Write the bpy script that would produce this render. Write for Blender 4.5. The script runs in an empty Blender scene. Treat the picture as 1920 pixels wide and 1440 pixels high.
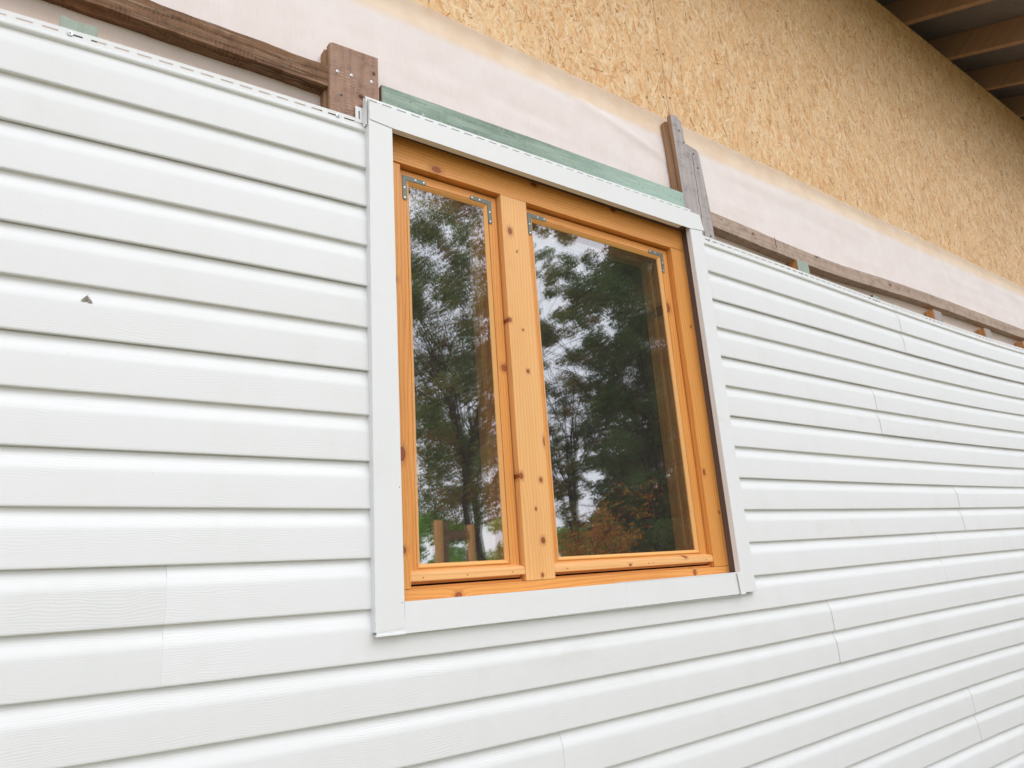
import bpy, bmesh, math, random
import numpy as np
from mathutils import Vector, Matrix
S = bpy.context.scene
COL = S.collection
R_ = math.radians
c = .1143                                   # height of one siding course (m)

# ------------------------------------------------------------------ camera
cr = ((0.81235548, -0.5794576, -0.06563132), (0.10216461, 0.25221611, -0.96226266), (0.57414369, 0.77499414, 0.2640892))
cam = bpy.data.objects.new('camera', bpy.data.cameras.new('camera')); COL.objects.link(cam)
cam.matrix_world = Matrix(((cr[0][0], -cr[1][0], -cr[2][0], 0.0), (cr[0][1], -cr[1][1], -cr[2][1], -1.5751), (cr[0][2], -cr[1][2], -cr[2][2], -1.20806), (0, 0, 0, 1)))
cam.data.sensor_width = 36; cam.data.lens = 1309.354 * 36 / 1920
cam.data.clip_start = .05; cam.data.clip_end = 500
cam.data.dof.use_dof = True; cam.data.dof.focus_distance = 2.3; cam.data.dof.aperture_fstop = 5.0
S.camera = cam

# ------------------------------------------------------------------ sky, sun, exposure
SUN_EL, SUN_AZ = R_(48), R_(160)            # azimuth from +Y, clockwise
w = bpy.data.worlds.new('World'); S.world = w; w.use_nodes = True
nt = w.node_tree; nt.nodes.clear()
def N(t, ty, **k):
    n = t.nodes.new(ty)
    for a, v in k.items(): setattr(n, a, v)
    return n
out = N(nt, 'ShaderNodeOutputWorld'); bg = N(nt, 'ShaderNodeBackground')
sky = N(nt, 'ShaderNodeTexSky', sky_type='NISHITA', sun_disc=False, sun_elevation=SUN_EL, sun_rotation=SUN_AZ, dust_density=3.0, air_density=1.0)
hsv = N(nt, 'ShaderNodeHueSaturation'); hsv.inputs['Saturation'].default_value = .22; hsv.inputs['Value'].default_value = 1.0
tc = N(nt, 'ShaderNodeTexCoord'); nz = N(nt, 'ShaderNodeTexNoise'); nz.inputs['Scale'].default_value = 3.0; nz.inputs['Detail'].default_value = 5
cl = N(nt, 'ShaderNodeValToRGB'); cl.color_ramp.elements[0].position = .35; cl.color_ramp.elements[1].position = .68
cl.color_ramp.elements[0].color = (.80, .84, .93, 1); cl.color_ramp.elements[1].color = (1.2, 1.2, 1.2, 1)
mx = N(nt, 'ShaderNodeMix', data_type='RGBA', blend_type='MULTIPLY'); mx.inputs[0].default_value = 1
nt.links.new(sky.outputs[0], hsv.inputs['Color']); nt.links.new(tc.outputs['Generated'], nz.inputs['Vector']); nt.links.new(nz.outputs[0], cl.inputs[0])
oc = N(nt, 'ShaderNodeMix', data_type='RGBA'); oc.inputs[0].default_value = .72; oc.inputs[7].default_value = (9.0, 9.1, 9.4, 1)   # thin cloud deck over the clear sky
nt.links.new(hsv.outputs[0], oc.inputs[6]); nt.links.new(oc.outputs[2], mx.inputs[6]); nt.links.new(cl.outputs[0], mx.inputs[7]); nt.links.new(mx.outputs[2], bg.inputs['Color'])
bg.inputs['Strength'].default_value = .15; nt.links.new(bg.outputs[0], out.inputs[0])
sd = bpy.data.lights.new('sun', 'SUN'); sd.energy = .5; sd.angle = R_(35); sd.color = (1, .96, .9)
so = bpy.data.objects.new('sun', sd); COL.objects.link(so)
dirv = Vector((math.sin(SUN_AZ) * math.cos(SUN_EL), math.cos(SUN_AZ) * math.cos(SUN_EL), math.sin(SUN_EL)))
so.rotation_euler = dirv.to_track_quat('Z', 'Y').to_euler()
S.view_settings.view_transform = 'Standard'; S.view_settings.look = 'None'; S.view_settings.gamma = 1
S.view_settings.exposure = 0.30
S.render.engine = 'CYCLES'
S.cycles.max_bounces = 10; S.cycles.transparent_max_bounces = 16

# ------------------------------------------------------------------ material helpers
def srgb(r, g, b):
    f = lambda v: (v / 255 / 12.92) if v / 255 <= .04045 else ((v / 255 + .055) / 1.055) ** 2.4
    return (f(r), f(g), f(b), 1)
class T:
    """small wrapper for writing node trees"""
    def __init__(s, name):
        s.m = bpy.data.materials.new(name); s.m.use_nodes = True; s.t = s.m.node_tree; s.t.nodes.clear()
        s.out = N(s.t, 'ShaderNodeOutputMaterial'); s.geo = N(s.t, 'ShaderNodeNewGeometry'); s.oi = N(s.t, 'ShaderNodeObjectInfo')
    def l(s, a, b): s.t.links.new(a, b)
    def put(s, sock, v):
        if hasattr(v, 'links') or isinstance(v, bpy.types.NodeSocket): s.l(v, sock)
        elif v is not None: sock.default_value = v
    def math(s, op, a, b=None, c_=None, clamp=False):
        n = N(s.t, 'ShaderNodeMath', operation=op, use_clamp=clamp); s.put(n.inputs[0], a)
        if b is not None: s.put(n.inputs[1], b)
        if c_ is not None: s.put(n.inputs[2], c_)
        return n.outputs[0]
    def vmul(s, v, k):
        n = N(s.t, 'ShaderNodeVectorMath', operation='MULTIPLY'); s.put(n.inputs[0], v); n.inputs[1].default_value = k; return n.outputs[0]
    def vadd(s, v, k):
        n = N(s.t, 'ShaderNodeVectorMath', operation='ADD'); s.put(n.inputs[0], v); s.put(n.inputs[1], k); return n.outputs[0]
    def noise(s, v, scale=1, detail=3, rough=.5, dist=0):
        n = N(s.t, 'ShaderNodeTexNoise'); s.put(n.inputs['Vector'], v); n.inputs['Scale'].default_value = scale; n.inputs['Detail'].default_value = detail
        n.inputs['Roughness'].default_value = rough; n.inputs['Distortion'].default_value = dist; return n.outputs[0]
    def ramp(s, f, stops):
        n = N(s.t, 'ShaderNodeValToRGB'); e = n.color_ramp.elements
        while len(e) > 1: e.remove(e[-1])
        e[0].position, e[0].color = stops[0]
        for p, col in stops[1:]:
            q = e.new(p); q.color = col
        s.put(n.inputs[0], f); return n.outputs[0]
    def g(s, f, a, b, va=0., vb=1.):
        n = N(s.t, 'ShaderNodeMapRange', interpolation_type='SMOOTHSTEP'); s.put(n.inputs[0], f)
        for i, v in enumerate((a, b, va, vb)): n.inputs[i + 1].default_value = v
        return n.outputs[0]
    def mix(s, f, a, b, mode='MIX'):
        n = N(s.t, 'ShaderNodeMix', data_type='RGBA', blend_type=mode); s.put(n.inputs[0], f); s.put(n.inputs[6], a); s.put(n.inputs[7], b); return n.outputs[2]
    def pos(s, rnd=0.):
        if not rnd: return s.geo.outputs['Position']
        n = N(s.t, 'ShaderNodeCombineXYZ'); v = s.math('MULTIPLY', s.oi.outputs['Random'], rnd)
        for i in range(3): s.l(v, n.inputs[i])
        return s.vadd(s.geo.outputs['Position'], n.outputs[0])
    def xyz(s, v):
        n = N(s.t, 'ShaderNodeSeparateXYZ'); s.l(v, n.inputs[0]); return n.outputs
    def comb(s, x, y, z):
        n = N(s.t, 'ShaderNodeCombineXYZ')
        for i, v in enumerate((x, y, z)): s.put(n.inputs[i], v)
        return n.outputs[0]
    def pbr(s, col, rough=.5, bump=None, bd=.001, spec=.5, metal=0., bs=1.0, **k):
        p = N(s.t, 'ShaderNodeBsdfPrincipled'); s.put(p.inputs['Base Color'], col); s.put(p.inputs['Roughness'], rough)
        p.inputs['Specular IOR Level'].default_value = spec; p.inputs['Metallic'].default_value = metal
        for a, v in k.items(): s.put(p.inputs[a], v)
        if bump is not None:
            b = N(s.t, 'ShaderNodeBump'); b.inputs['Distance'].default_value = bd; b.inputs['Strength'].default_value = bs; s.put(b.inputs['Height'], bump); s.l(b.outputs[0], p.inputs['Normal'])
        s.l(p.outputs[0], s.out.inputs[0]); s.p = p; return s.m

def wood(name, light, dark, axis='x', knots=(), knotcol=(150, 76, 36), freq=150., rough=.5, bump=.0006, contrast=.5, big=None, warp=1.0, spec=.4, fine=1.0, streak=0., saw=0.):
    """sawn softwood: long growth-ring lines along the axis, real knots at given (x, z, size) places"""
    t = T(name); P = t.pos(7.0); W = t.geo.outputs['Position']
    x, y, z = t.xyz(P); wx, wy, wz = t.xyz(W)
    u = t.math('ADD', z if axis == 'x' else x, t.math('MULTIPLY', y, .8)); v = x if axis == 'x' else z
    D = None
    for k in knots:
        kx, kz, r = k[:3]; st = k[3] if len(k) > 3 else 1.5
        sx, sz = ((1 / (r * st), 1 / r) if axis == 'x' else (1 / r, 1 / (r * st)))
        q = t.comb(t.math('MULTIPLY', t.math('SUBTRACT', wx, kx), sx), 0., t.math('MULTIPLY', t.math('SUBTRACT', wz, kz), sz))
        ln = N(t.t, 'ShaderNodeVectorMath', operation='LENGTH'); t.l(q, ln.inputs[0])
        D = ln.outputs['Value'] if D is None else t.math('MINIMUM', D, ln.outputs['Value'])
    # slow drift of the rings along the member
    big_n = t.noise(t.comb(t.math('MULTIPLY', u, 9.0), t.math('MULTIPLY', v, .9), 0.), 1, 2, .5)
    ringc = t.math('ADD', t.math('MULTIPLY', u, freq), t.math('MULTIPLY', big_n, 26.0 * warp))
    if D is not None:
        bulge = t.math('DIVIDE', 16.0, t.math('ADD', t.math('MULTIPLY', D, D), 1.3))
        ringc = t.math('ADD', ringc, bulge)
    wob = t.noise(t.comb(t.math('MULTIPLY', u, 60.), t.math('MULTIPLY', v, 5.), 0.), 1, 3, .6)
    ringc = t.math('ADD', ringc, t.math('MULTIPLY', wob, 1.2))
    sn = t.math('MULTIPLY_ADD', t.math('SINE', ringc), .5, .5)
    ring = t.math('POWER', sn, 2.2)
    fib = t.noise(t.comb(t.math('MULTIPLY', u, 900.), t.math('MULTIPLY', v, 22.), 0.), 1, 3, .6)
    pat = t.noise(t.comb(t.math('MULTIPLY', u, 14.), t.math('MULTIPLY', v, 2.2), 0.), 1, 4, .6)
    f = t.math('ADD', t.math('MULTIPLY', ring, contrast), t.math('MULTIPLY', t.math('SUBTRACT', fib, .5), .55 * fine))
    f = t.math('ADD', f, t.math('MULTIPLY', t.math('SUBTRACT', pat, .5), .9), clamp=True)
    col = t.mix(f, srgb(*light), srgb(*dark))
    if streak:
        s2 = t.noise(t.comb(t.math('MULTIPLY', u, 200.), t.math('MULTIPLY', v, 6.), 0.), 1, 4, .65)
        col = t.mix(t.g(s2, .5, .72, 0, streak), col, srgb(*(big or light)))
    if D is not None:
        kc = srgb(*knotcol); rim = tuple(a * .45 for a in kc[:3]) + (1,)
        halo = t.g(D, .9, 2.4, .35, 0.)
        col = t.mix(halo, col, kc)
        core = t.g(t.math('ADD', D, t.math('MULTIPLY', t.math('SUBTRACT', wob, .5), .5)), .8, 1.1, 1., 0.)
        kc = t.mix(pat, tuple(min(1, a * 1.7) for a in kc[:3]) + (1,), tuple(a * .6 for a in kc[:3]) + (1,))
        kn = t.mix(t.g(t.math('ABSOLUTE', t.math('SUBTRACT', D, .9)), .0, .22, .9, 0.), kc, rim)
        col = t.mix(core, col, kn)
    h = t.math('ADD', t.math('MULTIPLY', fib, -.7), t.math('MULTIPLY', ring, -.35))
    if saw:
        dirt = t.noise(P, 30, 5, .75); col = t.mix(t.g(dirt, .45, .75, 0, .55), col, srgb(*[int(q * .72) for q in dark]))
        sw = t.math('SINE', t.math('ADD', t.math('MULTIPLY', v, 620.), t.math('MULTIPLY', wob, 9.)))
        gate = t.g(t.noise(P, 22, 2), .4, .6); sw = t.math('MULTIPLY', sw, gate)
        col = t.mix(t.g(sw, .2, 1., 0, saw), col, srgb(*[min(255, int(q * 1.12)) for q in light])); h = t.math('ADD', h, t.math('MULTIPLY', sw, .35))
    return t.pbr(col, rough, h, bump, spec)

def plain(name, col, rough=.5, metal=0., spec=.5, var=.0, vs=20., bump=None, bd=.0005):
    t = T(name); P = t.pos(3.)
    n = t.noise(P, vs, 4, .6)
    k = tuple(a * (1 - var) for a in col[:3]) + (1,)
    return t.pbr(t.mix(n, col, k), rough, t.noise(P, vs * 8, 2) if bump else None, bd, spec, metal)

# white embossed vinyl
def vinyl(name, col=(231, 232, 232), grain=1.0):
    t = T(name); P = t.pos(11.0); x, y, z = t.xyz(P)
    d = t.noise(t.comb(t.math('MULTIPLY', x, 4.2), 0., t.math('MULTIPLY', z, 9.)), 1, 3, .55)
    r = t.math('SINE', t.math('ADD', t.math('MULTIPLY', z, 1250.), t.math('MULTIPLY', d, 62.)))
    fi = t.noise(t.comb(t.math('MULTIPLY', x, 9.), 0., t.math('MULTIPLY', z, 420.)), 1, 3, .6)
    mk = t.g(t.noise(t.comb(t.math('MULTIPLY', x, 3.), 0., t.math('MULTIPLY', z, 12.)), 1, 2), .35, .6)
    h = t.math('ADD', t.math('MULTIPLY', t.math('MULTIPLY', r, mk), .5), fi)
    dirt = t.noise(P, 26, 5, .7); st = t.noise(t.comb(t.math('MULTIPLY', x, 7.), 0., t.math('MULTIPLY', z, 1.2)), 1, 4, .6)
    cc = t.mix(t.g(st, .45, .8, 0, .35), srgb(*col), srgb(col[0] - 8, col[1] - 7, col[2] - 10))
    sp = t.g(t.noise(P, 300, 1, .5), .80, .84, 0, .6)
    cc = t.mix(sp, cc, srgb(140, 135, 120))
    cc = t.mix(1.0, cc, t.ramp(t.oi.outputs['Random'], [(0, (.965, .965, .96, 1)), (1, (1, 1, 1, 1))]), 'MULTIPLY')
    sm = t.noise(t.comb(t.math('MULTIPLY', x, 2.1), 0., t.math('MULTIPLY', z, 3.3)), 1, 5, .7); cc = t.mix(t.g(sm, .58, .80, 0, .35), cc, srgb(206, 203, 194))
    return t.pbr(cc, t.g(dirt, .2, .8, .42, .55), h, .00014 * grain, .4)
M = {}
M['vinyl'] = vinyl('vinyl_siding')
M['trim'] = vinyl('vinyl_trim', (232, 233, 233), .15)
M['trimgrain'] = vinyl('vinyl_sill', (233, 234, 234), 1.3)
KM = [(1.222, -.151, .009), (1.244, -.218, .0035, 1.1), (1.245, -.482, .0035, 1.2), (1.253, -.614, .006, 1.1), (1.297, -.828, .007, 2.2), (1.199, -.934, .008, 1.3), (1.27, -.944, .0065, 1.2), (1.244, -1.028, .004, 1.2), (1.261, -1.117, .008, 1.2), (1.25, -1.212, .005, 1.2), (1.197, -.457, .007, 1.1)]
PL, PD = (230, 160, 84), (192, 116, 50)
M['mull'] = wood('pine_mullion', (240, 183, 117), (214, 144, 78), 'z', KM, freq=620, contrast=.38, warp=1.5, rough=.42)
M['pine_x'] = wood('pine_horizontal', PL, PD, 'x', [(.973, -1.247, .008, 1.3), (1.891, -1.238, .010, .8), (.960, -.012, .011, 1.5), (1.337, .05, .008, 1.5), (1.702, .055, .008, 1.5)], freq=560, contrast=.42, warp=1.4, rough=.38)
M['pine_z'] = wood('pine_vertical', PL, PD, 'z', [(.822, -.887, .010, 1.9), (.818, -1.129, .009, 1.), (1.957, -.275, .012, 1.6), (2.009, -.899, .006, 1.8), (2.05, -.343, .004, 1.5), (1.18, -.606, .011, 1.0), (2.06, -1.04, .004, 1.3), (.812, -.40, .008, 1.8)], freq=560, contrast=.42, warp=1.4, rough=.38)
M['bead_x'] = wood('bead_horizontal', (242, 180, 106), (222, 148, 76), 'x', freq=500, contrast=.3, rough=.38)
M['bead_z'] = wood('bead_vertical', (242, 180, 106), (222, 148, 76), 'z', freq=500, contrast=.3, rough=.38)
M['drip'] = wood('drip_moulding_wood', (240, 184, 120), (214, 146, 84), 'x', [(1.86, -1.185, .006), (1.60, -1.20, .004)], freq=420, contrast=.4, rough=.45)
M['beam_brown'] = wood('weathered_beam_brown', (140, 106, 82), (62, 38, 28), 'x', freq=180, contrast=.5, rough=.85, bump=.003, streak=.85, big=(196, 172, 146), spec=.2, knotcol=(60, 36, 26), saw=.45)
M['board_brown'] = wood('weathered_board_brown', (172, 140, 122), (128, 96, 82), 'z', [(.712, .137, .008, .9), (.752, .232, .004, 1.5)], freq=200, contrast=.35, rough=.85, bump=.0012, spec=.2, streak=.35, big=(190, 166, 150), knotcol=(84, 58, 48), saw=.45)
M['beam_grey'] = wood('weathered_beam_grey', (186, 164, 148), (140, 116, 102), 'x', [(2.55, .165, .006), (3.05, .17, .006), (3.75, .16, .008)], freq=160, contrast=.3, rough=.85, bump=.0012, spec=.2, streak=.3, big=(180, 172, 166), knotcol=(96, 66, 56), saw=.45)
M['board_grey'] = wood('weathered_board_grey', (184, 176, 174), (138, 126, 124), 'z', [(2.27, .245, .008, 1.2)], freq=190, contrast=.3, rough=.85, bump=.0014, spec=.2, streak=.6, big=(200, 194, 190), knotcol=(92, 80, 78), saw=.45)
M['board_side'] = wood('board_edge_brown', (170, 134, 104), (110, 80, 58), 'z', freq=240, contrast=.4, rough=.85, bump=.001, spec=.2)
M['post_orange'] = wood('fresh_batten_side', (206, 146, 92), (160, 100, 56), 'z', freq=260, contrast=.4, rough=.7, spec=.2)
M['post_green'] = wood('green_batten', (166, 178, 166), (126, 142, 128), 'z', freq=260, contrast=.3, rough=.8, spec=.2, streak=.4, big=(192, 204, 192), bump=.001)
M['post_grey'] = wood('grey_batten', (176, 166, 162), (134, 122, 116), 'z', freq=260, contrast=.3, rough=.8, spec=.2)
M['dark_batten'] = wood('dark_reveal_batten', (112, 94, 86), (66, 52, 50), 'z', freq=260, contrast=.3, rough=.85, spec=.15)
M['shade_strip_x'] = wood('reveal_shade_x', (112, 94, 86), (66, 52, 50), 'x', freq=260, contrast=.3, rough=.85, spec=.15)  # dark tone puts the shade behind the header into the colour
M['rafter'] = wood('rafter_wood', (166, 134, 110), (130, 102, 82), 'x', freq=120, contrast=.3, rough=.8, spec=.2)
def green():
    t = T('green_stained_board'); P = t.pos(0); x, y, z = t.xyz(P)
    u = t.comb(t.math('MULTIPLY', x, 7.), 0., t.math('MULTIPLY', z, 330.)); a = t.noise(u, 1, 5, .72)
    b = t.noise(t.comb(t.math('MULTIPLY', x, 3.), 0., t.math('MULTIPLY', z, 30.)), 1, 4, .6)
    cth = t.noise(t.comb(t.math('MULTIPLY', x, 330.), 0., t.math('MULTIPLY', z, 8.)), 1, 2, .5)
    base = t.mix(t.g(b, .3, .7), srgb(128, 148, 134), srgb(164, 182, 168))
    base = t.mix(t.g(x, 1.25, 2.08, 0, .85), base, srgb(176, 202, 190))
    col = t.mix(t.g(a, .52, .68, 0, .75), base, srgb(196, 212, 200))
    col = t.mix(t.g(a, .47, .33, 0, .6), col, srgb(66, 88, 78))
    col = t.mix(t.g(cth, .5, .75, 0, .15), col, srgb(190, 205, 195))
    mo = t.noise(P, 38, 5, .75); col = t.mix(t.g(mo, .5, .72, 0, .5), col, srgb(176, 190, 178)); col = t.mix(t.g(t.noise(P, 75, 3, .7), .60, .72, 0, .5), col, srgb(74, 90, 80))
    return t.pbr(col, .8, a, .0012, .2)
M['green'] = green()
M['steel'] = plain('galvanised_steel', srgb(128, 134, 126), .55, .4, var=.35, vs=90)
M['screw'] = plain('zinc_screw', srgb(225, 228, 232), .28, .85, var=.2, vs=200)
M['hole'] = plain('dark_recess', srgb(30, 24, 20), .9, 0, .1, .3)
M['foam'] = plain('gap_filler', srgb(70, 58, 52), .9, 0, .1, .5, 60, True, .002)
M['interior'] = plain('interior_boards', srgb(92, 74, 58), .8, 0, .2, .4, 3)
M['floor'] = plain('interior_floor', srgb(120, 96, 72), .7, 0, .3, .3, 3)
def curtain():
    t = T('gauze'); return t.pbr(srgb(200, 170, 120), .8)
def osb_base():
    t = T('strand_board_core'); P = t.pos(0); n = t.noise(P, 160, 4, .7)
    return t.pbr(t.mix(t.g(n, .3, .7), srgb(214, 160, 102), srgb(240, 200, 148)), .75, n, .001, .25)
def osb_flake():
    t = T('strand_board_flakes'); a = N(t.t, 'ShaderNodeAttribute', attribute_name='tint'); P = t.pos(0)
    n = t.noise(P, 420, 2, .6); k = t.mix(t.g(n, .2, .8, 0., .35), a.outputs['Color'], srgb(206, 150, 94))
    big = t.noise(P, 2.2, 3, .5); k = t.mix(t.g(big, .4, .75, 0, .18), k, srgb(208, 150, 90))
    return t.pbr(k, .62, n, .0004, .3)
M['osb'] = osb_base(); M['flake'] = osb_flake()
def film():
    t = T('membrane_film'); P = t.pos(0); x, y, z = t.xyz(P)
    wv = t.noise(t.comb(t.math('MULTIPLY', x, 1.7), 0., t.math('MULTIPLY', z, 5.)), 1, 4, .55)
    zz = t.math('ADD', z, t.math('MULTIPLY', t.math('SUBTRACT', wv, .5), .03))
    fib = t.noise(t.comb(t.math('MULTIPLY', x, 260.), 0., t.math('MULTIPLY', z, 14.)), 1, 4, .7)
    cloud = t.noise(P, 9, 4, .6)
    base = t.mix(t.g(cloud, .3, .7), srgb(242, 232, 229), srgb(237, 225, 221))
    base = t.mix(t.g(fib, .5, .75, 0, .35), base, srgb(216, 198, 190))
    one = t.mix(t.g(cloud, .3, .7), srgb(243, 221, 197), srgb(236, 210, 182))
    low = t.mix(t.g(z, .13, .09, 0, .6), base, srgb(214, 190, 170))  # tan below the battens: their shade painted in, plus board showing through
    col = t.mix(t.g(zz, .500, .545), low, one)
    m = t.pbr(col, .7, t.math('ADD', t.math('MULTIPLY', fib, .6), cloud), .0012, .25)
    # the single upper layer lets some of the board behind show through
    tr = N(t.t, 'ShaderNodeBsdfTransparent'); ms = N(t.t, 'ShaderNodeMixShader')
    t.l(t.g(zz, .54, .62, 0, .3), ms.inputs[0]); t.l(t.p.outputs[0], ms.inputs[1]); t.l(tr.outputs[0], ms.inputs[2]); t.l(ms.outputs[0], t.out.inputs[0])
    return m
M['film'] = film()
def glass(dusty=True):
    t = T('window_glass'); fr = N(t.t, 'ShaderNodeFresnel'); fr.inputs['IOR'].default_value = 3.3
    gl = N(t.t, 'ShaderNodeBsdfGlossy'); gl.inputs['Roughness'].default_value = 0.0; gl.inputs['Color'].default_value = (.93, .94, .98, 1)
    tr = N(t.t, 'ShaderNodeBsdfTransparent'); tr.inputs['Color'].default_value = (.97, .97, .95, 1)
    ms = N(t.t, 'ShaderNodeMixShader'); t.l(t.math('MULTIPLY', fr.outputs[0], t.math('SUBTRACT', 1.0, t.geo.outputs['Backfacing'])), ms.inputs[0]); t.l(tr.outputs[0], ms.inputs[1]); t.l(gl.outputs[0], ms.inputs[2])
    # faint ripple of float glass, and dust and dried drops
    P = t.pos(0); b = N(t.t, 'ShaderNodeBump'); b.inputs['Distance'].default_value = .00006; b.inputs['Strength'].default_value = .5; t.l(t.noise(P, 6, 2), b.inputs['Height'])
    t.l(b.outputs[0], gl.inputs['Normal']); t.l(b.outputs[0], fr.inputs['Normal'])
    if not dusty: t.l(ms.outputs[0], t.out.inputs[0]); return t.m
    x, y, z = t.xyz(P); df = N(t.t, 'ShaderNodeBsdfDiffuse'); df.inputs[0].default_value = (.55, .52, .46, 1)
    st = t.noise(t.comb(t.math('MULTIPLY', x, 120.), 0., t.math('MULTIPLY', z, 6.)), 1, 4, .6)
    sp = t.g(t.noise(P, 330, 1, .5), .73, .78, 0, .5)
    low = t.g(z, -.65, -1.16, .1, 1.)
    du = t.math('ADD', t.math('MULTIPLY', t.g(st, .5, .85, 0.0, .035), t.g(z, -.2, -1.16, .4, 1.)), t.math('MULTIPLY', sp, low), clamp=True); du = t.math('ADD', du, t.math('MULTIPLY_ADD', t.noise(P, 5, 4, .6), .02, .012))
    m2 = N(t.t, 'ShaderNodeMixShader'); t.l(du, m2.inputs[0]); t.l(ms.outputs[0], m2.inputs[1]); t.l(df.outputs[0], m2.inputs[2]); t.l(m2.outputs[0], t.out.inputs[0])
    return t.m
M['glass'] = glass(); M['glass2'] = glass(False)

# ------------------------------------------------------------------ object helpers
def tag(o, label=None, cat=None, group=None, kind=None):
    for k, v in (('label', label), ('category', cat), ('group', group), ('kind', kind)):
        if v: o[k] = v
    return o
def empty(name, loc, *a, **k):
    o = bpy.data.objects.new(name, None); o.location = loc; o.empty_display_size = .05; COL.objects.link(o); return tag(o, *a, **k)
def link(name, me, mats, parent=None, smooth=False, loc=None):
    """vertices are given in world space; the object's origin is moved to its own base (or its parent's)"""
    o = bpy.data.objects.new(name, me); COL.objects.link(o)
    for m in (mats if isinstance(mats, (list, tuple)) else [mats]): me.materials.append(m)
    if smooth: me.polygons.foreach_set('use_smooth', [True] * len(me.polygons))
    off = Vector((0, 0, 0))
    if parent is not None:
        o.parent = parent; p = parent
        while p: off += p.location; p = p.parent
    elif len(me.vertices):
        co = np.empty(len(me.vertices) * 3); me.vertices.foreach_get('co', co); co = co.reshape(-1, 3)
        off = Vector(((co[:, 0].min() + co[:, 0].max()) / 2, (co[:, 1].min() + co[:, 1].max()) / 2, co[:, 2].min())); o.location = off
    me.transform(Matrix.Translation(-off)); return o
def bm_box(bm, a, b, bev=0., mi=0, shear=None):
    v = [bm.verts.new((x, y, z)) for x in (a[0], b[0]) for y in (a[1], b[1]) for z in (a[2], b[2])]
    fs = [bm.faces.new([v[i] for i in q]) for q in ((0, 1, 3, 2), (4, 6, 7, 5), (0, 4, 5, 1), (2, 3, 7, 6), (0, 2, 6, 4), (1, 5, 7, 3))]
    for f in fs: f.material_index = mi
    if shear:
        for q in v: q.co = shear(q.co)
    if bev:
        es = list({e for f in fs for e in f.edges})
        r = bmesh.ops.bevel(bm, geom=es, offset=bev, segments=2, affect='EDGES', profile=.6)
        for f in r['faces']: f.material_index = mi
def bm_prism(bm, poly, y0, y1, mi=0, bev=0.):
    """polygon in the wall plane (x, z), extruded from y0 (front) to y1"""
    a = [bm.verts.new((x, y0, z)) for x, z in poly]; b = [bm.verts.new((x, y1, z)) for x, z in poly]; n = len(poly)
    fs = [bm.faces.new(a), bm.faces.new(b[::-1])] + [bm.faces.new((a[i], b[i], b[(i + 1) % n], a[(i + 1) % n])) for i in range(n)]
    for f in fs: f.material_index = mi
    if bev: bmesh.ops.bevel(bm, geom=list({e for f in fs[:1] for e in f.edges}), offset=bev, segments=2, affect='EDGES')
def bm_disc(bm, x, z, y, r, h, mi=0, n=14, dome=True):
    """screw head on the wall plane facing the viewer's side (-Y)"""
    rings = [(r, 0), (r, h * .35), (r * .8, h * .8), (r * .3, h)]
    prev = None
    for rr, hh in rings:
        cur = [bm.verts.new((x + rr * math.cos(2 * math.pi * i / n), y - hh, z + rr * math.sin(2 * math.pi * i / n))) for i in range(n)]
        if prev:
            for i in range(n): bm.faces.new((prev[i], prev[(i + 1) % n], cur[(i + 1) % n], cur[i])).material_index = mi
        prev = cur
    bm.faces.new(prev).material_index = mi
def fin(bm, name, mats, parent=None, smooth=False):
    bmesh.ops.recalc_face_normals(bm, faces=bm.faces)
    me = bpy.data.meshes.new(name); bm.to_mesh(me); bm.free(); return link(name, me, mats, parent, smooth)
def box(name, a, b, mat, parent=None, bev=.001, shear=None):
    bm = bmesh.new(); bm_box(bm, a, b, bev, 0, shear); return fin(bm, name, mat, parent)
def screw(x, z, y, parent, r=.0042, name='screw', mat=None):
    bm = bmesh.new(); bm_disc(bm, x, z, y, r, r * .55)
    # cross recess
    bm_box(bm, (x - r * .5, y - r * .62, z - r * .1), (x + r * .5, y - r * .5, z + r * .1), 0, 1)
    bm_box(bm, (x - r * .1, y - r * .63, z - r * .5), (x + r * .1, y - r * .51, z + r * .5), 0, 1)
    return fin(bm, name, [mat or M['screw'], M['hole']], parent)
def nail_hole(x, z, y, parent, r=.0028):
    bm = bmesh.new(); bm_disc(bm, x, z, y, r, .0006); return fin(bm, 'nail_head', M['hole'], parent)

# ------------------------------------------------------------------ the setting: ground
def ground():
    t = T('lawn'); P = t.pos(0); n = t.noise(P, 3, 5, .7); n2 = t.noise(P, 60, 4, .7)
    col = t.mix(t.g(n, .3, .7), srgb(138, 134, 98), srgb(176, 162, 134)); col = t.mix(t.g(n2, .4, .7, 0, .5), col, srgb(92, 100, 62))
    mt = t.pbr(col, .9, n2, .02, .1)
    bm = bmesh.new(); q = 26; G = {}
    for i in range(q + 1):
        for j in range(q + 1):
            x = -60 + 150 * i / q; y = -110 + 170 * j / q; d = math.hypot(x - 3, y)
            G[i, j] = bm.verts.new((x, y, -2.85 + (.5 * math.sin(x * .11) * math.sin(y * .07) if d > 14 else 0)))
    for i in range(q):
        for j in range(q): bm.faces.new((G[i, j], G[i + 1, j], G[i + 1, j + 1], G[i, j + 1]))
    o = fin(bm, 'ground', mt, smooth=True); o['kind'] = 'structure'
ground()

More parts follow.
